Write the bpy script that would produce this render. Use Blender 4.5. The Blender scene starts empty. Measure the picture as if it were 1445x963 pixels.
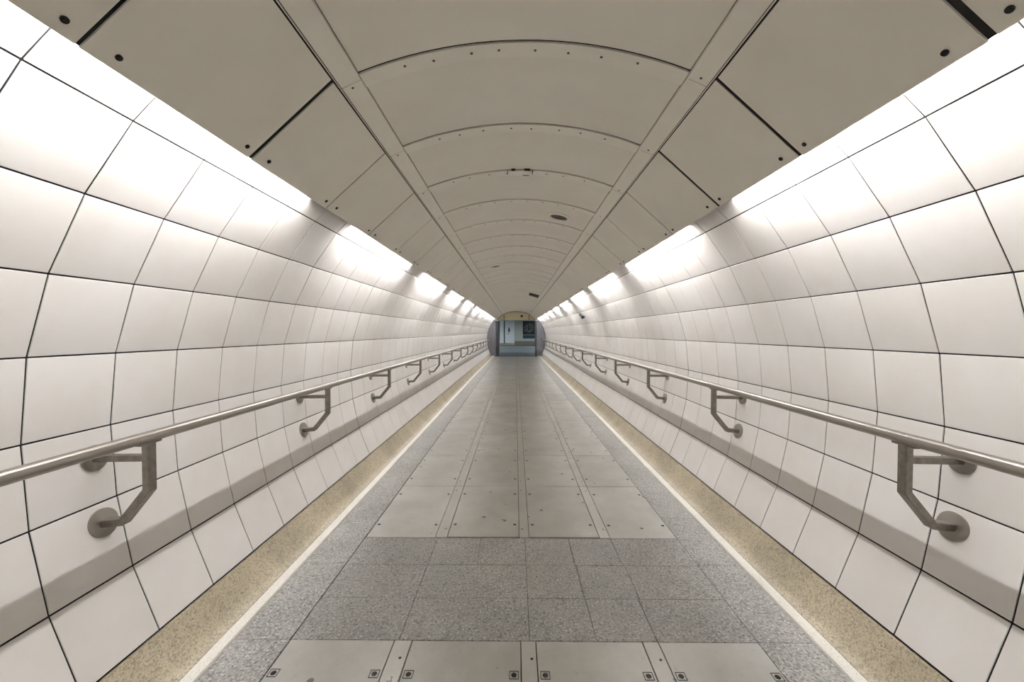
import bpy, bmesh, math, random
from mathutils import Vector, Matrix
random.seed(7)
R = math.radians
scene = bpy.context.scene
C = scene.collection

# ------------------------------------------------------------------ camera, world, exposure
cam = bpy.data.cameras.new('camera'); camo = bpy.data.objects.new('camera', cam); C.objects.link(camo)
cam.sensor_width = 36.0; cam.lens = 14.0; cam.clip_start = 0.02; cam.clip_end = 200
EYE = 1.40
camo.location = (-0.031, 0, EYE); camo.rotation_euler = (R(90 - 1.288), 0, R(0.536))
scene.camera = camo
world = bpy.data.worlds.new('world'); scene.world = world; world.use_nodes = True
world.node_tree.nodes['Background'].inputs[0].default_value = (0.0, 0.0, 0.0, 1)
scene.view_settings.view_transform = 'Standard'; scene.view_settings.look = 'None'
scene.view_settings.gamma = 1.0; scene.view_settings.use_curve_mapping = False
scene.view_settings.exposure = 0.08
TUBE_POWER = 190.0
HALL_POWER = 80.0

# ------------------------------------------------------------------ materials
def nodes_of(name):
    m = bpy.data.materials.new(name); m.use_nodes = True
    nt = m.node_tree; b = nt.nodes['Principled BSDF']
    return m, nt, b
def nd(nt, kind, **kw):
    n = nt.nodes.new(kind)
    for k, v in kw.items(): setattr(n, k, v)
    return n
def ramp(nt, fac, stops):
    r = nt.nodes.new('ShaderNodeValToRGB'); e = r.color_ramp.elements
    while len(e) < len(stops): e.new(0.5)
    for el, (p, c) in zip(e, stops): el.position = p; el.color = (*c, 1)
    nt.links.new(fac, r.inputs[0]); return r.outputs[0]
def mix(nt, fac, a, b, mode='MIX'):
    m = nt.nodes.new('ShaderNodeMix'); m.data_type = 'RGBA'; m.blend_type = mode
    for sock, v in ((m.inputs[0], fac), (m.inputs[6], a), (m.inputs[7], b)):
        if hasattr(v, 'is_output'): nt.links.new(v, sock)
        else: sock.default_value = v if not isinstance(v, tuple) else (*v, 1)
    return m.outputs[2]
def noise(nt, scale, detail=2.0, rough=0.5, vec=None):
    n = nt.nodes.new('ShaderNodeTexNoise'); n.inputs['Scale'].default_value = scale
    n.inputs['Detail'].default_value = detail; n.inputs['Roughness'].default_value = rough
    if vec: nt.links.new(vec, n.inputs['Vector'])
    return n.outputs['Fac']
def world_pos(nt): return nt.nodes.new('ShaderNodeNewGeometry').outputs['Position']
def bump(nt, b, h, strength, dist=0.002):
    n = nt.nodes.new('ShaderNodeBump'); n.inputs['Strength'].default_value = strength; n.inputs['Distance'].default_value = dist
    nt.links.new(h, n.inputs['Height']); nt.links.new(n.outputs[0], b.inputs['Normal'])
M = {}
def plain(name, col, rough=0.5, metal=0.0, emit=None, power=0):
    m, nt, b = nodes_of(name); b.inputs['Base Color'].default_value = (*col, 1)
    b.inputs['Roughness'].default_value = rough; b.inputs['Metallic'].default_value = metal
    if emit:
        b.inputs['Emission Color'].default_value = (*emit, 1); b.inputs['Emission Strength'].default_value = power
    M[name] = m
def speckle(name, base, dark, light, scale, rough, amount=0.5, blotch=0.15):
    m, nt, b = nodes_of(name); p = world_pos(nt)
    fine = ramp(nt, noise(nt, scale, 2, 0.6, p), [(0.30, dark), (0.44, base), (0.56, base), (0.70, light)])
    v = nd(nt, 'ShaderNodeTexVoronoi'); v.inputs['Scale'].default_value = scale * 0.8; nt.links.new(p, v.inputs['Vector'])
    chips = ramp(nt, v.outputs['Color'], [(0.0, (1 - amount,) * 3), (0.5, (1, 1, 1)), (1.0, (1 + 0.0,) * 3)])
    c = mix(nt, 1.0, fine, chips, 'MULTIPLY')
    bl = ramp(nt, noise(nt, 3.0, 4, 0.6, p), [(0.3, (1 - blotch,) * 3), (0.7, (1, 1, 1))])
    nt.links.new(mix(nt, 1.0, c, bl, 'MULTIPLY'), b.inputs['Base Color'])
    b.inputs['Roughness'].default_value = rough
    bump(nt, b, noise(nt, scale, 2, 0.6, p), 0.15, 0.001)
    M[name] = m
# white vitreous enamel wall panels
m, nt, b = nodes_of('enamel'); p = world_pos(nt)
oi = nt.nodes.new('ShaderNodeObjectInfo')
tint = ramp(nt, oi.outputs['Random'], [(0.0, (0.82, 0.79, 0.77)), (1.0, (0.855, 0.825, 0.805))])
dirt = ramp(nt, noise(nt, 2.2, 5, 0.62, p), [(0.30, (0.93, 0.915, 0.89)), (0.62, (1, 1, 1))])
nt.links.new(mix(nt, 1.0, tint, dirt, 'MULTIPLY'), b.inputs['Base Color'])
b.inputs['Roughness'].default_value = 0.36; b.inputs['Specular IOR Level'].default_value = 0.4
bump(nt, b, noise(nt, 260, 2, 0.5, p), 0.05, 0.001); M['enamel'] = m
# ceiling paint
m, nt, b = nodes_of('ceiling_paint'); p = world_pos(nt)
c = ramp(nt, noise(nt, 2.5, 5, 0.6, p), [(0.3, (0.80, 0.765, 0.67)), (0.7, (0.86, 0.83, 0.74))])
nt.links.new(c, b.inputs['Base Color']); b.inputs['Roughness'].default_value = 0.42
bump(nt, b, noise(nt, 420, 2, 0.6, p), 0.25, 0.001); M['ceiling_paint'] = m
m, nt, b = nodes_of('strip_paint'); p = world_pos(nt)
c = ramp(nt, noise(nt, 5, 5, 0.6, p), [(0.3, (0.84, 0.805, 0.71)), (0.7, (0.89, 0.86, 0.77))])
nt.links.new(c, b.inputs['Base Color']); b.inputs['Roughness'].default_value = 0.40; M['strip_paint'] = m
# worn steel floor plates
def steel_floor(name, lo, hi, rough_lo, rough_hi):
    m, nt, b = nodes_of(name); p = world_pos(nt)
    oi = nt.nodes.new('ShaderNodeObjectInfo')
    big = ramp(nt, noise(nt, 2.6, 6, 0.65, p), [(0.28, lo), (0.72, hi)])
    per = ramp(nt, oi.outputs['Random'], [(0, (0.90, 0.90, 0.90)), (1, (1, 1, 1))])
    c = mix(nt, 1.0, big, per, 'MULTIPLY')
    grime = ramp(nt, noise(nt, 34, 4, 0.7, p), [(0.27, (0.72, 0.70, 0.66)), (0.40, (1, 1, 1))])
    c = mix(nt, 0.7, c, grime, 'MULTIPLY')
    spots = nd(nt, 'ShaderNodeTexVoronoi'); spots.inputs['Scale'].default_value = 5.0; nt.links.new(p, spots.inputs['Vector'])
    sp = ramp(nt, spots.outputs['Distance'], [(0.06, (0.22, 0.21, 0.20)), (0.085, (1, 1, 1))])
    c = mix(nt, 0.85, c, sp, 'MULTIPLY')
    nt.links.new(c, b.inputs['Base Color'])
    r = nd(nt, 'ShaderNodeMapRange'); r.inputs['From Min'].default_value = 0.3; r.inputs['From Max'].default_value = 0.7
    r.inputs['To Min'].default_value = rough_lo; r.inputs['To Max'].default_value = rough_hi
    nt.links.new(noise(nt, 6, 5, 0.65, p), r.inputs['Value']); nt.links.new(r.outputs[0], b.inputs['Roughness'])
    b.inputs['Metallic'].default_value = 0.5
    bump(nt, b, noise(nt, 90, 3, 0.6, p), 0.12, 0.001)
    M[name] = m
steel_floor('floor_steel', (0.56, 0.555, 0.535), (0.75, 0.745, 0.725), 0.27, 0.42)
steel_floor('strip_steel', (0.62, 0.615, 0.595), (0.76, 0.755, 0.735), 0.26, 0.42)
speckle('granite', (0.48, 0.475, 0.46), (0.10, 0.098, 0.092), (0.92, 0.91, 0.88), 95, 0.34, 0.45, 0.22)
speckle('beige_terrazzo', (0.60, 0.52, 0.38), (0.26, 0.20, 0.13), (0.72, 0.65, 0.50), 150, 0.45, 0.40, 0.32)
speckle('white_terrazzo', (0.90, 0.87, 0.80), (0.72, 0.66, 0.56), (0.93, 0.91, 0.86), 150, 0.45, 0.08, 0.10)
# brushed stainless steel
m, nt, b = nodes_of('stainless'); p = world_pos(nt)
b.inputs['Metallic'].default_value = 1.0; b.inputs['Base Color'].default_value = (0.37, 0.345, 0.315, 1)
b.inputs['Roughness'].default_value = 0.34; M['stainless'] = m
m, nt, b = nodes_of('bracket_steel'); p = world_pos(nt)
b.inputs['Metallic'].default_value = 1.0
nt.links.new(ramp(nt, noise(nt, 40, 4, 0.6, p), [(0.3, (0.19, 0.172, 0.15)), (0.7, (0.27, 0.25, 0.22))]), b.inputs['Base Color'])
b.inputs['Roughness'].default_value = 0.38; M['bracket_steel'] = m
plain('joint_black', (0.012, 0.011, 0.010), 0.9)
plain('lining', (0.55, 0.53, 0.50), 0.8)
plain('floor_joint', (0.03, 0.029, 0.027), 0.9)
plain('screw_black', (0.02, 0.019, 0.017), 0.5, 0.4)
plain('screw_rim', (0.45, 0.44, 0.41), 0.4, 0.6)
plain('screw_brass', (0.10, 0.09, 0.075), 0.45, 0.6)
plain('tube', (0.9, 0.9, 0.9), 0.4, 0, (1.0, 0.985, 0.975), TUBE_POWER)
plain('batten', (0.85, 0.85, 0.83), 0.4)
plain('cream_paint', (0.86, 0.77, 0.52), 0.45)
plain('gate_grey', (0.17, 0.17, 0.19), 0.45, 0.2)
plain('gate_dark', (0.045, 0.05, 0.06), 0.5)
plain('dark_plastic', (0.035, 0.034, 0.033), 0.4)
plain('grey_plastic', (0.22, 0.21, 0.21), 0.4)
plain('vent_grille', (0.09, 0.08, 0.065), 0.6)
plain('hall_white', (0.80, 0.83, 0.85), 0.4)
plain('hall_tile', (0.52, 0.52, 0.48), 0.35)
plain('hall_grout', (0.70, 0.70, 0.66), 0.8)
plain('hall_skirting', (0.42, 0.37, 0.25), 0.6)
plain('hall_dark_base', (0.20, 0.18, 0.13), 0.6)
plain('hall_ceiling', (0.6, 0.6, 0.58), 0.7)
plain('teal_panel', (0.02, 0.06, 0.08), 0.3)
plain('silver_frame', (0.55, 0.58, 0.60), 0.35, 0.5)
plain('hall_fill_lamp', (0.9, 0.9, 0.9), 0.4, 0, (0.86, 0.95, 1.0), HALL_POWER)
speckle('hall_floor', (0.13, 0.145, 0.15), (0.07, 0.08, 0.085), (0.2, 0.22, 0.23), 60, 0.65, 0.3, 0.2)
# poster print: dark ground with rings of small coloured dots
m, nt, b = nodes_of('poster_print')
tc = nt.nodes.new('ShaderNodeTexCoord'); o = tc.outputs['Object']
v = nd(nt, 'ShaderNodeTexVoronoi'); v.inputs['Scale'].default_value = 9.0; nt.links.new(o, v.inputs['Vector'])
ln = nd(nt, 'ShaderNodeVectorMath', operation='LENGTH')
sub = nd(nt, 'ShaderNodeVectorMath', operation='SUBTRACT'); sub.inputs[1].default_value = (0, 0, 0.26)
nt.links.new(o, sub.inputs[0]); nt.links.new(sub.outputs[0], ln.inputs[0])
ringm = ramp(nt, ln.outputs['Value'], [(0.0, (0.02,) * 3), (0.10, (0.05,) * 3), (0.17, (0.9,) * 3), (0.50, (0.8,) * 3), (0.58, (0.0,) * 3)])
dots = ramp(nt, v.outputs['Distance'], [(0.25, (1, 1, 1)), (0.5, (0, 0, 0))])
hue = ramp(nt, v.outputs['Color'], [(0.1, (0.30, 0.13, 0.10)), (0.45, (0.42, 0.34, 0.24)), (0.7, (0.30, 0.33, 0.30)), (0.95, (0.45, 0.42, 0.38))])
k = mix(nt, 1.0, ringm, dots, 'MULTIPLY')
nt.links.new(mix(nt, k, (0.016, 0.022, 0.026), hue), b.inputs['Base Color']); b.inputs['Roughness'].default_value = 0.3
M['poster_print'] = m

# ------------------------------------------------------------------ mesh helpers
def box(bm, x0, x1, y0, y1, z0, z1):
    v = [bm.verts.new(c) for c in ((x0,y0,z0),(x1,y0,z0),(x1,y1,z0),(x0,y1,z0),(x0,y0,z1),(x1,y0,z1),(x1,y1,z1),(x0,y1,z1))]
    for f in ((0,3,2,1),(4,5,6,7),(0,1,5,4),(1,2,6,5),(2,3,7,6),(3,0,4,7)): bm.faces.new([v[i] for i in f])
def cyl(bm, a, b_, r, n=16, r2=None):
    a, b_ = Vector(a), Vector(b_); d = (b_ - a).normalized()
    u = d.orthogonal().normalized(); w = d.cross(u); r2 = r if r2 is None else r2
    A = [bm.verts.new(a + r * (math.cos(t) * u + math.sin(t) * w)) for t in [2 * math.pi * i / n for i in range(n)]]
    B = [bm.verts.new(b_ + r2 * (math.cos(t) * u + math.sin(t) * w)) for t in [2 * math.pi * i / n for i in range(n)]]
    for i in range(n): bm.faces.new((A[i], A[(i + 1) % n], B[(i + 1) % n], B[i]))
    bm.faces.new(A[::-1]); bm.faces.new(B)
def extrude_profile(bm, pts, y0, y1, closed=True):
    """polygon of (x, z) points swept along the tunnel"""
    A = [bm.verts.new((x, y0, z)) for x, z in pts]; B = [bm.verts.new((x, y1, z)) for x, z in pts]
    n = len(pts)
    for i in range(n if closed else n - 1): bm.faces.new((A[i], A[(i + 1) % n], B[(i + 1) % n], B[i]))
    if closed:
        bm.faces.new(A[::-1]); bm.faces.new(B)
def mesh_of(name, bm, mat, smooth=False, bev=0.0):
    if bev: bmesh.ops.bevel(bm, geom=list(bm.edges), offset=bev, segments=1, affect='EDGES', clamp_overlap=True)
    bmesh.ops.recalc_face_normals(bm, faces=bm.faces)
    me = bpy.data.meshes.new(name); bm.to_mesh(me); bm.free()
    me.materials.append(M[mat])
    if smooth:
        for poly in me.polygons: poly.use_smooth = True
        me.set_sharp_from_angle(angle=R(40))
    return me
def put(name, me, parent=None, loc=(0, 0, 0), rot=(0, 0, 0), **props):
    o = bpy.data.objects.new(name, me); C.objects.link(o); o.parent = parent
    o.location = loc; o.rotation_euler = rot
    for k_, v_ in props.items(): o[k_] = v_
    return o
def obj(name, bm, mat, parent=None, smooth=False, bev=0.0, **props):
    return put(name, mesh_of(name, bm, mat, smooth, bev), parent, **props)
def thing(name, label, cat, loc=(0, 0, 0), rot=(0, 0, 0), group=None):
    o = put(name, None, None, loc, rot, label=label, category=cat)
    o.empty_display_size = 0.1
    if group: o['group'] = group
    return o

# ------------------------------------------------------------------ measured cross-section (x half-width, z height)
NODES = [(1.264, 2.080), (1.427, 1.848), (1.553, 1.590), (1.633, 1.316), (1.660, 1.027), (1.641, 0.739), (1.582, 0.454), (1.479, 0.189)]
N0 = (1.062, 2.284)
ROW = [N0] + NODES                      # eight rows of panels between nine corners
TL, TZ0 = 0.2908, 1.5795                # panel length along the tunnel, first ring
Y_BACK, Y_END = -4.2, 22.60
EDGE = (1.083, 2.087); BEAM_O = (0.742, 2.395); BEAM_I = (0.663, 2.43); APEX = 2.554
CP, CZ0 = 0.625, 1.606                  # ceiling pitch
FP, FZ0 = 0.905, 1.774                  # floor pitch
KERB = 1.31

# ------------------------------------------------------------------ walls with enamel panels
bm = bmesh.new(); box(bm, -0.004, 0.004, -TL/2 + 0.003, TL/2 - 0.003, -0.1405, 0.1405)
tile_me = mesh_of('wall_tile', bm, 'enamel', bev=0.001)
def wall(side, name, seen_label):
    s = side
    bm = bmesh.new()
    inner = [(x, z) for x, z in ROW]
    off = []
    for i, (x, z) in enumerate(inner):
        cx, cz = 0.0, 1.03; d = Vector((x - cx, z - cz)).normalized()
        off.append((x + d.x * 0.0035, z + d.y * 0.0035))
    outer = [(x + (x / 1.7) * 0.15, z + ((z - 1.03) / 1.7) * 0.15) for x, z in off]
    poly = [(s * x, z) for x, z in off + outer[::-1]]
    extrude_profile(bm, poly, Y_BACK, Y_END + 0.1)
    w = obj(name, bm, 'joint_black', kind='structure', label=seen_label)
    rest = bmesh.new()
    for r in range(8):
        (x0, z0), (x1, z1) = ROW[r], ROW[r + 1]
        mx, mz = (x0 + x1) / 2, (z0 + z1) / 2
        t = Vector((x0 - x1, z0 - z1)); ln = t.length; t.normalize(); n = Vector((t.y, -t.x))   # outward normal
        if n.x < 0: n = -n
        ang = math.atan2(t.x, t.y)                       # tilt of the panel's long edge from vertical
        cx, cz = mx + n.x * 0.004, mz + n.y * 0.004
        sc = (ln - 0.006) / 0.281
        for kk in range(-20, 73):
            yc = TZ0 + TL * (kk + 0.5)
            if yc + TL/2 > Y_END: continue
            sy = 1.0
            if kk == 8: yc += 0.003; sy = 0.98
            if -3 <= kk < 34:
                o = put('wall_tile', tile_me, w, (s * cx, yc, cz), (random.uniform(-.0012, .0012), s * ang + random.uniform(-.003, .003), random.uniform(-.002, .002)))
                o.scale = (1, sy, sc)
            else:
                mat = Matrix.Translation((s * cx, yc, cz)) @ Matrix.Rotation(s * ang + random.uniform(-.003, .003), 4, 'Y')
                hv = [rest.verts.new(mat @ Vector((a * 0.004, b_ * (TL/2 - 0.003), c_ * (ln/2 - 0.003)))) for a, b_, c_ in
                      ((-1,-1,-1),(1,-1,-1),(1,1,-1),(-1,1,-1),(-1,-1,1),(1,-1,1),(1,1,1),(-1,1,1))]
                for f in ((0,3,2,1),(4,5,6,7),(0,1,5,4),(1,2,6,5),(2,3,7,6),(3,0,4,7)): rest.faces.new([hv[i] for i in f])
    obj('wall_tile', rest, 'enamel', w, kind='stuff', label='far run of small white enamel wall panels')
    return w
wall_l = wall(-1, 'wall_left', 'curved left tunnel wall clad in square white enamel panels')
wall_r = wall(1, 'wall_right', 'curved right tunnel wall clad in square white enamel panels')
# lining over the ceiling void
bm = bmesh.new()
arc = []
a0 = math.atan2(N0[1] - 1.03, N0[0])
for i in range(17):
    a = a0 + (math.pi - 2 * a0) * i / 16; arc.append((1.70 * math.cos(a), 1.03 + 1.70 * math.sin(a)))
arc2 = [(x * 1.09, 1.03 + (z - 1.03) * 1.09) for x, z in arc]
extrude_profile(bm, arc + arc2[::-1], Y_BACK, Y_END + 0.1)
obj('trim_1', bm, 'lining', kind='structure', label='tunnel lining above the suspended ceiling')

# ------------------------------------------------------------------ skirting coves
for s, side in ((-1, 'left'), (1, 'right')):
    cove = [(1.472, 0.180), (1.447, 0.128), (1.423, 0.088), (1.399, 0.058), (1.375, 0.039), (1.352, 0.031)]
    root = None
    L = 2.42; y = 2.96 - 3 * L + (0.0 if s < 0 else 0.02); i = 0
    bm = bmesh.new(); extrude_profile(bm, [(s * x, z) for x, z in ((1.62, 0.19), (1.497, 0.186), (1.36, 0.0), (1.36, -0.05), (1.62, -0.05))], Y_BACK, Y_END - 0.05)
    root = obj('baseboard_' + side, bm, 'floor_joint', kind='structure', label='beige terrazzo coved skirting along the ' + side + ' wall')
    while y < Y_END - 0.1:
        y1 = min(y + L, Y_END - 0.06)
        bm = bmesh.new(); extrude_profile(bm, [(s * x, z) for x, z in cove + [(1.352, 0.002), (1.488, 0.002), (1.488, 0.180)]], y + 0.0015, y1 - 0.0015)
        obj('cove_length', bm, 'beige_terrazzo', root, smooth=True)
        bm = bmesh.new(); extrude_profile(bm, [(s * x, z) for x, z in ((1.351, 0.029), (1.325, 0.020), (1.313, 0.013), (KERB, 0.001), (1.351, 0.001))], y + 0.001, y1 - 0.001)
        obj('nosing', bm, 'white_terrazzo', root, smooth=True, label='white terrazzo nosing strip')
        y = y1

# ------------------------------------------------------------------ floor
bm = bmesh.new(); box(bm, -1.6, 1.6, Y_BACK, Y_END + 0.35, -0.12, -0.012)
floor = obj('floor', bm, 'floor_joint', kind='structure', label='grey floor of steel plates and granite slabs')
slab_cache = {}
def slab(name, x0, x1, y0, y1, mat, gap=0.002, top=0.0, tilt=0.0):
    key = (name, round(x1 - x0, 4), round(y1 - y0, 4), mat)
    if key not in slab_cache:
        bm = bmesh.new(); w, d = (x1 - x0) / 2 - gap, (y1 - y0) / 2 - gap
        box(bm, -w, w, -d, d, -0.012, 0.0)
        slab_cache[key] = mesh_of(name, bm, mat, bev=0.0012)
    return put(name, slab_cache[key], floor, ((x0 + x1) / 2, (y0 + y1) / 2, top), (tilt, 0, 0))
bm = bmesh.new(); cyl(bm, (0, 0, -0.003), (0, 0, 0.0006), 0.0115, 12); fscrew = mesh_of('screw', bm, 'screw_black')
bm = bmesh.new()
for a in range(4):                                        # square rim round the screw pocket
    c_, s_ = [(1, 0), (0, 1), (-1, 0), (0, -1)][a]
    x0, x1 = sorted((c_ * 0.017 - abs(s_) * 0.019, c_ * 0.0195 + abs(s_) * 0.019)); y0, y1 = sorted((s_ * 0.017 - abs(c_) * 0.0165, s_ * 0.0195 + abs(c_) * 0.0165))
    box(bm, x0, x1, y0, y1, -0.002, 0.0012)
frim = mesh_of('screw_pocket', bm, 'screw_black')
COLS = [(-1.055, -0.580), (-0.500, -0.008), (0.060, 0.540), (0.612, 1.062)]
STRIPS = [(-0.580, -0.500), (-0.008, 0.060), (0.540, 0.612)]
for i in range(-6, 24):
    y0, y1 = FZ0 + FP * i, FZ0 + FP * (i + 1)
    if y0 > Y_END: break
    y1 = min(y1, Y_END + 0.2)
    if y1 < Y_BACK: continue
    if i == 0: continue                                   # the granite bay
    for ci, (x0, x1) in enumerate(COLS):
        o = slab('floor_plate', x0, x1, y0 + (0.010 if i == 1 and ci in (1, 2) else 0.0), y1, 'floor_steel', 0.0022, random.uniform(-0.001, 0.0008))
        if y0 < 8.5 and y1 > 0:
            for dx in (-(x1 - x0) / 2 + 0.030, (x1 - x0) / 2 - 0.030):
                for dy in (-FP / 2 + 0.18, FP / 2 - 0.18):
                    put('screw', fscrew, o, (dx, dy, 0)); 
                    if y0 < 2: put('screw_pocket', frim, o, (dx, dy, 0))
    for x0, x1 in STRIPS:
        o = slab('cover_strip', x0, x1, y0, y1, 'strip_steel', 0.0022, 0.0005)
        if y0 < 6 and y1 > 0:
            for dy in (-FP / 2 + 0.12, FP / 2 - 0.10): 
                t_ = put('screw', fscrew, o, (0.012 * random.choice((-1, 1)), dy, 0)); t_.scale = (0.55, 0.55, 1)
GR = [1.774, 2.062, 2.361, 2.679]
GC = [[-1.055, -0.56, 0.032, 0.335, 0.61, 1.062], [-1.055, -0.56, 0.032, 0.33, 0.62, 1.062], [-1.055, -0.56, -0.265, 0.030, 0.325, 0.61, 1.062]]
for r in range(3):
    for x0, x1 in zip(GC[r], GC[r][1:]):
        slab('granite_tile', x0, x1, GR[r], GR[r + 1] if r < 2 else 2.673, 'granite', 0.0013, random.uniform(-0.0008, 0.0008))
for s in (-1, 1):
    y = 1.774 - 0.5985 * 9
    while y < Y_END + 0.1:
        y1 = min(y + 0.5985, Y_END + 0.2)
        a, b_ = sorted((s * 1.0585, s * (KERB + 0.02)))
        if s > 0: a = 1.062
        slab('granite_slab', a, b_, y, y1, 'granite', 0.0011, random.uniform(-0.001, 0.0))
        y = y1

# ------------------------------------------------------------------ suspended ceiling
SAG = APEX - BEAM_I[1]; VR = (BEAM_I[0] ** 2 + SAG ** 2) / (2 * SAG); VC = APEX - VR
def vault(x, dz=0.0): return VC + math.sqrt((VR + dz) ** 2 - x * x)
def vault_strip(bm, xa, xb, y0, y1, d0, d1, n=20):
    xs = [xa + (xb - xa) * i / n for i in range(n + 1)]
    lo = [(x, vault(x, d0)) for x in xs]; hi = [(x, vault(x, d1)) for x in xs]
    extrude_profile(bm, lo + hi[::-1], y0, y1)
pd = Vector((EDGE[0] - BEAM_O[0], EDGE[1] - BEAM_O[1])).normalized(); pn = Vector((-pd.y, pd.x))   # panel direction, normal (up and out)
if pn.y < 0: pn = -pn
# dark backing added just above the panels so no light leaks through joints
bm = bmesh.new()
lowp = []
e2 = Vector(EDGE) + pn * 0.004 - pd * 0.0015
for s in (-1,): lowp.append((-e2.x, e2.y))
bo = Vector(BEAM_O) + pn * 0.004
lowp.append((-bo.x, bo.y))
lowp += [(x, vault(x, 0.004)) for x in [-0.663 + 1.326 * i / 20 for i in range(21)]]
lowp += [(bo.x, bo.y), (e2.x, e2.y)]
upp = [(x * 1.0, z + 0.022) for x, z in lowp]
extrude_profile(bm, lowp + upp[::-1], Y_BACK, Y_END)
ceil = obj('ceiling', bm, 'joint_black', kind='structure', label='suspended beige ceiling with arched centre panels and sloping side panels')
bm = bmesh.new(); cyl(bm, (0, 0, -0.0022), (0, 0, 0.002), 0.0055, 8); cscrew = mesh_of('screw', bm, 'screw_brass')
bm = bmesh.new(); cyl(bm, (0, 0, -0.003), (0, 0, 0.002), 0.0085, 14); cyl(bm, (0, 0, -0.005), (0, 0, -0.002), 0.005, 10); pscrew = mesh_of('screw', bm, 'screw_black')
bm = bmesh.new(); vault_strip(bm, -0.656, 0.656, 0.0022, CP - 0.009, 0.0, 0.012); vault_me = mesh_of('vault_panel', bm, 'ceiling_paint', smooth=True)
bm = bmesh.new(); vault_strip(bm, -0.656, 0.656, 0.0018, 0.083, -0.0045, -0.0003); arch_me = mesh_of('arch_strip', bm, 'strip_paint', smooth=True)
def side_me(s):
    bm = bmesh.new(); a = Vector(BEAM_O) + pd * 0.012; b_ = Vector(EDGE)
    q = [a, b_, b_ + pn * 0.012, a + pn * 0.012]
    extrude_profile(bm, [(s * v.x, v.y) for v in q], 0.0055, CP - 0.0055); return mesh_of('side_panel', bm, 'ceiling_paint', bev=0.001)
def beam_me(s):
    bm = bmesh.new()
    q = [(BEAM_I[0] - 0.003, BEAM_I[1] - 0.006), (BEAM_O[0] - 0.004, BEAM_O[1] - 0.006), (BEAM_O[0] - 0.004, BEAM_O[1] + 0.012), (BEAM_I[0] - 0.003, BEAM_I[1] + 0.01)]
    extrude_profile(bm, [(s * x, z) for x, z in q], 0.0012, CP - 0.0012); return mesh_of('beam', bm, 'strip_paint', bev=0.001)
def lip_me(s):
    bm = bmesh.new(); a = Vector(BEAM_O) + pd * 0.0025; b_ = a + pd * 0.0045
    q = [a, b_, b_ + pn * 0.012, a + pn * 0.012]
    extrude_profile(bm, [(s * v.x, v.y) for v in q], 0.001, CP - 0.001); return mesh_of('beam_lip', bm, 'ceiling_paint')
SM = {s: side_me(s) for s in (-1, 1)}; BM_ = {s: beam_me(s) for s in (-1, 1)}; LM = {s: lip_me(s) for s in (-1, 1)}
latch_strip = None
for i in range(-9, 34):
    y = CZ0 + CP * i
    if y + CP > Y_END + 0.05: break
    put('vault_panel', vault_me, ceil, (0, y, 0))
    st = put('arch_strip', arch_me, ceil, (0, y, 0))
    if i == 2: latch_strip = st
    if -1 <= i < 8:
        n = 9 if i == 0 else 8
        for q in range(8):
            x = -0.54 + 1.08 * (q + (0.5 if i % 2 else 0.35)) / 8 + random.uniform(-.012, .012)
            a = math.asin(x / VR)
            put('screw', cscrew, st, (x, 0.042 + random.uniform(-.006, .006), vault(x, -0.0045)), (0, a, 0))
    for s in (-1, 1):
        o = put('side_panel', SM[s], ceil, (0, y - 0.02, 0), (0, 0, 0))
        jit = random.uniform(0, 0.0025)
        if s > 0 and i < 1: o.scale = (1, 0.985, 1); jit = 0.003 * (i % 2)
        if s < 0 and i == -1: o.scale = (1, 0.985, 1)
        o.location.z -= jit
        bmo = put('beam', BM_[s], ceil, (0, y + 0.03, 0))
        put('beam_lip', LM[s], ceil, (0, y, 0))
        if -2 <= i < 12:
            e = Vector(EDGE) - pd * 0.036
            for dy in (0.075, CP - 0.05):
                put('screw', pscrew, o, (s * e.x, dy, e.y), (0, s * math.atan2(-pd.y, pd.x), 0))
            bx, bz = (BEAM_I[0] + BEAM_O[0]) / 2, (BEAM_I[1] + BEAM_O[1]) / 2 - 0.0065
            put('screw', cscrew, bmo, (s * bx, CP - 0.03 if s > 0 else 0.02, bz), (0, s * 0.41, 0))
# hinged latch plate in the third arch strip
bm = bmesh.new(); vault_strip(bm, -0.085, 0.085, -0.004, 0.078, -0.011, -0.0065, 6); la = obj('latch_plate', bm, 'strip_paint', latch_strip)
bm = bmesh.new(); vault_strip(bm, -0.062, -0.035, -0.02, -0.006, -0.012, 0, 2); vault_strip(bm, 0.03, 0.07, -0.02, -0.006, -0.012, 0, 2)
vault_strip(bm, 0.02, 0.065, 0.068, 0.076, -0.013, -0.010, 2); vault_strip(bm, 0.086, 0.091, 0.0, 0.05, -0.009, 0, 1); vault_strip(bm, -0.090, -0.086, 0.0, 0.06, -0.009, 0, 1)
obj('hinge', bm, 'screw_black', latch_strip, label='black hinge tabs')

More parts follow.
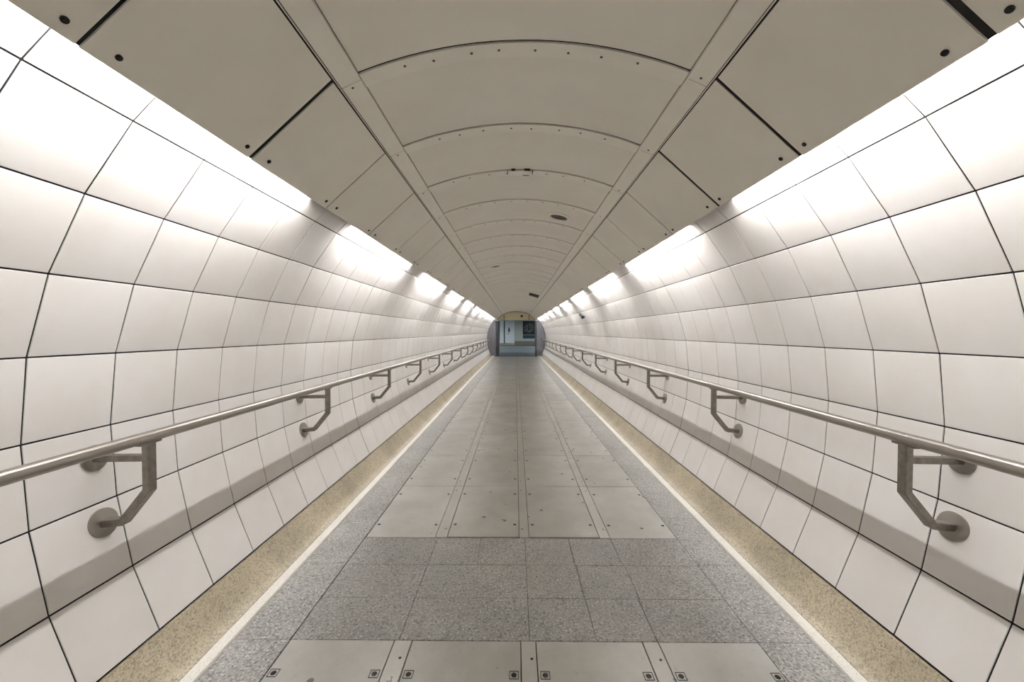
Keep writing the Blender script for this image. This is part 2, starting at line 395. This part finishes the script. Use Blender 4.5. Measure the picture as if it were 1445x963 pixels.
# ------------------------------------------------------------------ hidden cove lights
bm = bmesh.new(); cyl(bm, (0, -0.79, 0), (0, 0.79, 0), 0.008, 8); tube_me = mesh_of('tube', bm, 'tube', smooth=True)
bm = bmesh.new(); cyl(bm, (0, -0.0125, 0), (0, 0.0125, 0), 0.0085, 8); cap_me = mesh_of('end_cap', bm, 'batten')
bm = bmesh.new(); box(bm, -0.02, 0.02, -0.818, 0.818, 0.022, 0.05); box(bm, -0.006, 0.006, -0.815, -0.792, 0.008, 0.024); box(bm, -0.006, 0.006, 0.792, 0.815, 0.008, 0.024); bat_me = mesh_of('batten', bm, 'batten')
TX, TZ = 1.091, 2.165
plate_me = {}
for s in (-1, 1):                                         # sheet ends that close each light box between panel and wall
    a = Vector(EDGE) + pn * 0.025; c_ = Vector(BEAM_O) + pn * 0.03 + pd * 0.10
    bm = bmesh.new(); extrude_profile(bm, [(s * x, z) for x, z in ((a.x, a.y), (1.186, 2.150), (1.062, 2.276), (c_.x, c_.y + 0.05), (c_.x, c_.y))], -0.004, 0.004)
    plate_me[s] = mesh_of('end_plate', bm, 'batten')
for s in (-1, 1):
    for k_ in range(-3, 9):
        yc = 3.64 + 2.22 * k_ + (0.03 if s > 0 else 0)
        if yc > Y_END - 0.8: break
        t_ = thing('cove_light', 'fluorescent tube batten tucked behind the %s ceiling edge' % ('left' if s < 0 else 'right'), 'light', (s * TX, yc, TZ), (0, -s * 0.9, 0), 'fluorescent lights hidden along the %s ceiling edge' % ('left' if s < 0 else 'right'))
        put('tube', tube_me, t_); put('batten', bat_me, t_)
        for e_ in (-1, 1):
            put('end_cap', cap_me, t_, (0, e_ * 0.8026, 0))
            put('end_plate', plate_me[s], None, (0, yc + e_ * 0.825, 0)); pl_ = C.objects[-1]
            pl_.parent = t_; pl_.matrix_parent_inverse = (Matrix.Translation((s * TX, yc, TZ)) @ Matrix.Rotation(-s * 0.9, 4, 'Y')).inverted()

# ------------------------------------------------------------------ handrails
def ribbon(bm, pts, w, d):
    """mitred flat bar through (x, z) points, w wide in the section plane, d deep along the tunnel"""
    P = [Vector(p_) for p_ in pts]; Lf, Rt = [], []
    for i, p_ in enumerate(P):
        a = (P[i] - P[i - 1]).normalized() if i else (P[1] - P[0]).normalized()
        c_ = (P[i + 1] - P[i]).normalized() if i < len(P) - 1 else a
        na, nc = Vector((-a.y, a.x)), Vector((-c_.y, c_.x)); mm = (na + nc).normalized(); k_ = (w / 2) / mm.dot(na)
        Lf.append(p_ + mm * k_); Rt.append(p_ - mm * k_)
    n = len(P); V = []
    for y in (-d / 2, d / 2): V.append(([bm.verts.new((v.x, y, v.y)) for v in Lf], [bm.verts.new((v.x, y, v.y)) for v in Rt]))
    for i in range(n - 1):
        bm.faces.new((V[0][0][i], V[0][0][i + 1], V[0][1][i + 1], V[0][1][i])); bm.faces.new((V[1][0][i], V[1][1][i], V[1][1][i + 1], V[1][0][i + 1]))
        bm.faces.new((V[0][0][i], V[1][0][i], V[1][0][i + 1], V[0][0][i + 1])); bm.faces.new((V[0][1][i], V[0][1][i + 1], V[1][1][i + 1], V[1][1][i]))
    bm.faces.new((V[0][0][0], V[0][1][0], V[1][1][0], V[1][0][0])); bm.faces.new((V[0][0][-1], V[1][0][-1], V[1][1][-1], V[0][1][-1]))
RX, RZ = 1.44, 0.998
def wall_x(z):
    for (x0, z0), (x1, z1) in zip(ROW, ROW[1:]):
        if z1 <= z <= z0: return x0 + (x1 - x0) * (z0 - z) / (z0 - z1), Vector((-(z0 - z1), -(x1 - x0))).normalized()
for s in (-1, 1):
    nm = 'left' if s < 0 else 'right'
    h = thing('handrail', 'brushed steel handrail on cranked brackets along the %s wall' % nm, 'handrail', (s * RX, 0, 0), group='tunnel handrails')
    bm = bmesh.new(); cyl(bm, (0, Y_BACK + 0.3, RZ), (0, Y_END - 0.35, RZ), 0.0215, 28); obj('rail', bm, 'stainless', h, smooth=True)
    lx, ln_ = wall_x(0.664); ux, un = wall_x(0.915)
    bm = bmesh.new(); ribbon(bm, [(0, RZ - 0.0195), (0, 0.795), (s * 0.100, 0.672), (s * (lx - RX - 0.004), 0.664)], 0.027, 0.036)
    br_me = mesh_of('bracket', bm, 'bracket_steel', bev=0.002)
    bm = bmesh.new(); ribbon(bm, [(s * 0.012, 0.918), (s * (ux - RX - 0.004), 0.915)], 0.024, 0.030); arm_me = mesh_of('arm', bm, 'bracket_steel', bev=0.002)
    bm = bmesh.new(); box(bm, -0.012, 0.012, -0.045, 0.045, RZ - 0.0265, RZ - 0.018); sad_me = mesh_of('saddle', bm, 'bracket_steel', bev=0.001)
    def fl(x, z, nrm, r):
        bm = bmesh.new(); a = Vector((s * (x - RX), 0, z)); n3 = Vector((s * nrm.x, 0, nrm.y))
        cyl(bm, a + n3 * 0.0005, a + n3 * 0.006, r, 32); cyl(bm, a + n3 * 0.006, a + n3 * 0.0075, r, 32, r - 0.002); return mesh_of('flange', bm, 'stainless', smooth=True)
    f1, f2 = fl(lx, 0.664, ln_, 0.055), fl(ux, 0.915, un, 0.050)
    for k_ in range(-3, 15):
        y = 1.507 + 1.455 * k_
        if y > Y_END - 0.4 or y < Y_BACK + 0.4: continue
        br = put('bracket', br_me, h, (0, y, 0))
        put('arm', arm_me, br); put('flange', f1, br); put('flange', f2, br); put('saddle', sad_me, br)

# ------------------------------------------------------------------ fittings
def on_vault(x, y): return (x, y, vault(x)), (0, math.asin(x / VR), 0)
def ceiling_vent(x, y, r, label):
    loc, rot = on_vault(x, y)
    t_ = thing('ceiling_vent', label, 'vent', loc, rot, 'round vents in the arched ceiling')
    bm = bmesh.new(); n = 32                                # raised ring
    prof = [(r, 0.0), (r, -0.009), (r * 0.93, -0.016), (r * 0.80, -0.016), (r * 0.76, -0.006), (r * 0.76, 0.0)]
    rings = [[bm.verts.new((rr * math.cos(2 * math.pi * i / n), rr * math.sin(2 * math.pi * i / n), z)) for i in range(n)] for rr, z in prof]
    for a, b_ in zip(rings, rings[1:]):
        for i in range(n): bm.faces.new((a[i], a[(i + 1) % n], b_[(i + 1) % n], b_[i]))
    obj('rim', bm, 'strip_paint', t_, smooth=True)
    bm = bmesh.new(); cyl(bm, (0, 0, -0.005), (0, 0, 0.0), r * 0.765, 28)
    for q in range(-4, 5):
        xx = q * r * 0.16; hw = math.sqrt(max(0, (r * 0.74) ** 2 - xx * xx)); box(bm, xx - 0.002, xx + 0.002, -hw, hw, -0.009, -0.004)
    obj('grille', bm, 'vent_grille', t_, label='dark slotted grille')
ceiling_vent(0.385, 3.86, 0.106, 'round ceiling vent with dark grille, the nearer one, right of centre')
ceiling_vent(-0.37, 6.75, 0.095, 'round ceiling vent with dark grille, the farther one, left of centre')
loc, rot = on_vault(0.52, 11.6)
t_ = thing('ceiling_hatch', 'open dark slot in the ceiling beside the right beam', 'hatch', loc, rot)
bm = bmesh.new(); box(bm, -0.16, 0.12, -0.30, 0.30, -0.030, 0.001); obj('opening', bm, 'joint_black', t_)
bm = bmesh.new()
for a in ((-0.17, 0.13, -0.31, -0.30), (-0.17, 0.13, 0.30, 0.31), (-0.17, -0.16, -0.30, 0.30), (0.12, 0.13, -0.30, 0.30)): box(bm, *a, -0.010, 0.001)
obj('frame', bm, 'strip_paint', t_)
wx, wn = wall_x(1.74)
t_ = thing('wall_camera', 'small dark camera on a bracket high on the right wall', 'camera', (wx, 8.75, 1.74))
bm = bmesh.new(); box(bm, -0.012, 0.03, -0.03, 0.03, -0.035, 0.035); obj('mount', bm, 'grey_plastic', t_, bev=0.003)
bm = bmesh.new(); cyl(bm, (0.0, 0, 0.0), (-0.07, -0.02, 0.02), 0.010, 10); obj('arm', bm, 'dark_plastic', t_, smooth=True)
bm = bmesh.new(); cyl(bm, (-0.085, 0.06, 0.05), (-0.065, -0.10, -0.02), 0.030, 16); cyl(bm, (-0.065, -0.10, -0.02), (-0.064, -0.112, -0.025), 0.034, 16); obj('body', bm, 'dark_plastic', t_, smooth=True)

# ------------------------------------------------------------------ portal at the far end
HEAD = 2.08; JAMB = 1.235
bm = bmesh.new()
xs = [-0.70 + 1.4 * i / 16 for i in range(17)]
top = [(x, vault(min(0.66, abs(x))) - 0.002) for x in xs]
poly = [(-1.30, HEAD)] + [(-1.10, 2.14), (-0.745, 2.42)] + top[1:-1] + [(0.745, 2.42), (1.10, 2.14), (1.30, HEAD)]
extrude_profile(bm, poly, Y_END - 0.02, Y_END + 0.10)
hd = obj('trim_2', bm, 'cream_paint', kind='structure', label='cream header panel over the opening at the tunnel end')
bm = bmesh.new(); box(bm, -JAMB - 0.05, JAMB + 0.05, Y_END - 0.035, Y_END + 0.02, HEAD - 0.03, HEAD + 0.01); obj('lintel', bm, 'silver_frame', hd, bev=0.003)
for x in (-0.69, 0.72):
    bm = bmesh.new(); box(bm, x - 0.02, x + 0.02, Y_END - 0.05, Y_END - 0.021, HEAD + 0.02, HEAD + 0.30); obj('bracket', bm, 'hall_dark_base', hd, bev=0.003)
t_ = thing('dome_camera', 'black dome camera on the cream header panel', 'camera', (0.31, Y_END - 0.02, 2.30))
bm = bmesh.new(); cyl(bm, (0, 0, 0), (0, -0.02, 0), 0.075, 20); obj('base_ring', bm, 'grey_plastic', t_, smooth=True)
bm = bmesh.new(); bmesh.ops.create_uvsphere(bm, u_segments=20, v_segments=12, radius=0.062, matrix=Matrix.Translation((0, -0.02, 0))); obj('dome', bm, 'dark_plastic', t_, smooth=True)
for s in (-1, 1):
    nm = 'left' if s < 0 else 'right'
    t_ = thing('steel_gate', 'grey curved-edge steel gate leaf on the %s of the tunnel end' % nm, 'gate', (s * JAMB, Y_END, 0), group='gate leaves flanking the tunnel end')
    edge = [(x - 0.012, z) for x, z in ROW if z <= HEAD + 0.01]
    poly = [(0.0, 0.06), (0.0, HEAD - 0.03), (1.262 - JAMB, HEAD - 0.03)] + [(x - JAMB, z) for x, z in edge] + [(1.40 - JAMB, 0.06)]
    bm = bmesh.new(); extrude_profile(bm, [(s * x, z) for x, z in poly], -0.06, -0.01); obj('leaf', bm, 'gate_grey', t_, bev=0.002)
    bm = bmesh.new(); a, b_ = sorted((s * 0.0, s * -0.07)); box(bm, a, b_, -0.07, 0.0, 0.05, HEAD - 0.03); obj('stile', bm, 'gate_grey', t_, bev=0.003)
    bm = bmesh.new(); a, b_ = sorted((s * -0.02, s * (-0.25 if s < 0 else -0.14))); box(bm, a, b_, 0.03, 0.9, 0.05, HEAD - 0.05)
    for zz in (0.4, 0.9, 1.4): box(bm, a - 0.006, b_ + 0.006, 0.024, 0.906, zz, zz + 0.03)
    obj('folded_leaf', bm, 'gate_dark', t_, label='dark folded inner leaf')
    bm = bmesh.new(); box(bm, s * 0.22 - 0.035, s * 0.22 + 0.035, -0.085, -0.06, 0.93, 1.06); cyl(bm, (s * 0.22, -0.085, 1.0), (s * 0.22, -0.13, 1.0), 0.015, 10); obj('lock', bm, 'dark_plastic', t_)
    bm = bmesh.new(); box(bm, s * 0.07 - 0.05, s * 0.07 + 0.05, -0.10, 0.0, 0.0, 0.06); obj('foot', bm, 'white_terrazzo', t_, bev=0.004)

# ------------------------------------------------------------------ hall beyond the portal
HY = 43.0
bm = bmesh.new(); box(bm, -7, 7, Y_END + 0.35, HY + 0.4, -0.12, 0.0); obj('floor', bm, 'hall_floor', kind='structure', label='dark grey hall floor beyond the gates')
bm = bmesh.new(); box(bm, -7, 7, Y_END + 0.101, HY + 0.4, 2.85, 3.0); obj('ceiling', bm, 'hall_ceiling', kind='structure', label='flat hall ceiling beyond the gates')
bm = bmesh.new(); box(bm, -7.2, -7, Y_END + 0.101, HY + 0.4, -0.12, 3.0); obj('wall_hall_left', bm, 'hall_tile', kind='structure', label='left side wall of the far hall')
bm = bmesh.new(); box(bm, 7, 7.2, Y_END + 0.101, HY + 0.4, -0.12, 3.0); obj('wall_hall_right', bm, 'hall_tile', kind='structure', label='right side wall of the far hall')
bm = bmesh.new()
for a in ((-7, -1.70, -0.12, 2.85), (1.70, 7, -0.12, 2.85)): box(bm, a[0], a[1], Y_END + 0.101, Y_END + 0.30, a[2], a[3])
box(bm, -1.70, 1.70, Y_END + 0.101, Y_END + 0.30, HEAD + 0.02, 2.85)
obj('wall_front', bm, 'lining', kind='structure', label='end wall round the tunnel mouth')
bm = bmesh.new(); box(bm, -7, 7, HY, HY + 0.2, -0.12, 3.0); wf = obj('wall_far', bm, 'hall_grout', kind='structure', label='tiled end wall of the far hall')
bm = bmesh.new(); box(bm, -0.148, 0.148, -0.012, 0.0, -0.148, 0.148); ht = mesh_of('hall_wall_tile', bm, 'hall_tile', bev=0.002)
for ix in range(12):
    for iz in range(9):
        x = -0.02 + 0.3 * ix; z = 0.60 + 0.3 * iz
        put('wall_tile', ht, wf, (x, HY, z))
bm = bmesh.new(); box(bm, -0.17, 3.4, HY - 0.03, HY, 0.0, 0.43); obj('base_course', bm, 'hall_dark_base', wf)
bm = bmesh.new(); box(bm, -4.0, -0.22, HY - 0.05, HY, 0.0, 0.22); obj('skirting', bm, 'hall_skirting', wf, label='beige skirting')
# white panelled door and side panel
d = bpy.data.objects.new('door_1', None); C.objects.link(d); d.location = (-0.68, HY, 0.22); d['kind'] = 'structure'; d['label'] = 'white flush door in the far hall wall'
bm = bmesh.new(); box(bm, -0.50, 0.13, -0.10, -0.001, 0, 2.5); box(bm, 0.145, 0.49, -0.10, -0.001, 0, 2.5); obj('leaf', bm, 'hall_white', d, bev=0.004)
bm = bmesh.new(); box(bm, -0.16, 0.0, -0.125, -0.10, 1.18, 1.55); cyl(bm, (-0.08, -0.11, 1.62), (-0.08, -0.13, 1.62), 0.065, 14); obj('notice', bm, 'dark_plastic', d, label='black upright notice')
bm = bmesh.new(); box(bm, -0.28, -0.06, -0.115, -0.10, 0.98, 1.06); obj('nameplate', bm, 'grey_plastic', d, label='small grey plate')
p_ = bpy.data.objects.new('trim_3', None); C.objects.link(p_); p_.location = (-1.5, HY, 0.22); p_['kind'] = 'structure'; p_['label'] = 'white wall panel left of the far door'
bm = bmesh.new(); box(bm, -0.22, 0.19, -0.10, -0.001, 0, 2.5); obj('panel', bm, 'hall_white', p_, bev=0.004)
bm = bmesh.new(); box(bm, 0.20, 0.28, -0.14, -0.001, -0.05, 2.6); obj('post', bm, 'gate_dark', p_)
t_ = thing('teal_display', 'dark teal display board on the far wall beside the left gate', 'board', (-1.98, HY, 0.55))
bm = bmesh.new(); box(bm, -0.42, 0.22, -0.08, -0.001, 0, 2.0); obj('panel', bm, 'teal_panel', t_, bev=0.004)
bm = bmesh.new(); box(bm, 0.13, 0.16, -0.095, -0.08, 0.0, 2.0); obj('edge_bar', bm, 'silver_frame', t_)
t_ = thing('poster', 'dark framed poster with a round pattern of dots on the far wall', 'poster', (1.40, HY - 0.02, 1.55))
bm = bmesh.new(); box(bm, -0.67, 0.67, -0.03, 0.0, -0.45, 1.05); obj('print', bm, 'poster_print', t_)
bm = bmesh.new(); box(bm, -0.67, 0.67, -0.03, 0.0, -0.85, -0.45); obj('lower_print', bm, 'teal_panel', t_)
bm = bmesh.new()
box(bm, -0.72, 0.72, -0.05, 0.0, -0.92, -0.85); box(bm, 0.67, 0.74, -0.05, 0.0, -0.92, 1.10); box(bm, -0.72, -0.67, -0.05, 0.0, -0.92, 1.10); box(bm, -0.72, 0.72, -0.05, 0.0, 1.05, 1.10); box(bm, -0.67, 0.67, -0.045, 0.0, -0.47, -0.44)
obj('frame', bm, 'silver_frame', t_)
t_ = thing('dark_cabinet', 'tall dark cabinet right of the far poster', 'cabinet', (2.42, HY - 0.06, 0.0))
bm = bmesh.new(); box(bm, -0.20, 0.28, -0.35, -0.001, 0, 2.6); obj('body', bm, 'gate_dark', t_, bev=0.004)
bm = bmesh.new(); box(bm, -0.205, 0.285, -0.36, -0.35, 1.0, 1.02); obj('door_gap', bm, 'dark_plastic', t_)
for x_, y in ((-3.4, 30.0), (3.4, 30.0), (-3.4, 38.0), (3.4, 38.0)):  # out-of-view lamps added to brighten the hall
    t_ = thing('hall_fill_light', 'unseen fluorescent ceiling panel added to light the far hall', 'light', (x_, y, 2.85), group='unseen lights added to brighten the far hall')
    bm = bmesh.new(); box(bm, -0.6, 0.6, -0.3, 0.3, -0.03, -0.001); obj('diffuser', bm, 'hall_fill_lamp', t_)
    bm = bmesh.new()
    for a in ((-0.63, 0.63, -0.33, -0.30), (-0.63, 0.63, 0.30, 0.33), (-0.63, -0.60, -0.30, 0.30), (0.60, 0.63, -0.30, 0.30)): box(bm, *a, -0.04, -0.001)
    obj('frame', bm, 'batten', t_)
# unseen wall added behind the viewer so no light leaks
bm = bmesh.new(); box(bm, -1.9, 1.9, Y_BACK - 0.15, Y_BACK, -0.12, 3.0); obj('wall_back_blocker', bm, 'lining', kind='structure', label='unseen wall added behind the viewer to stop light leaks')
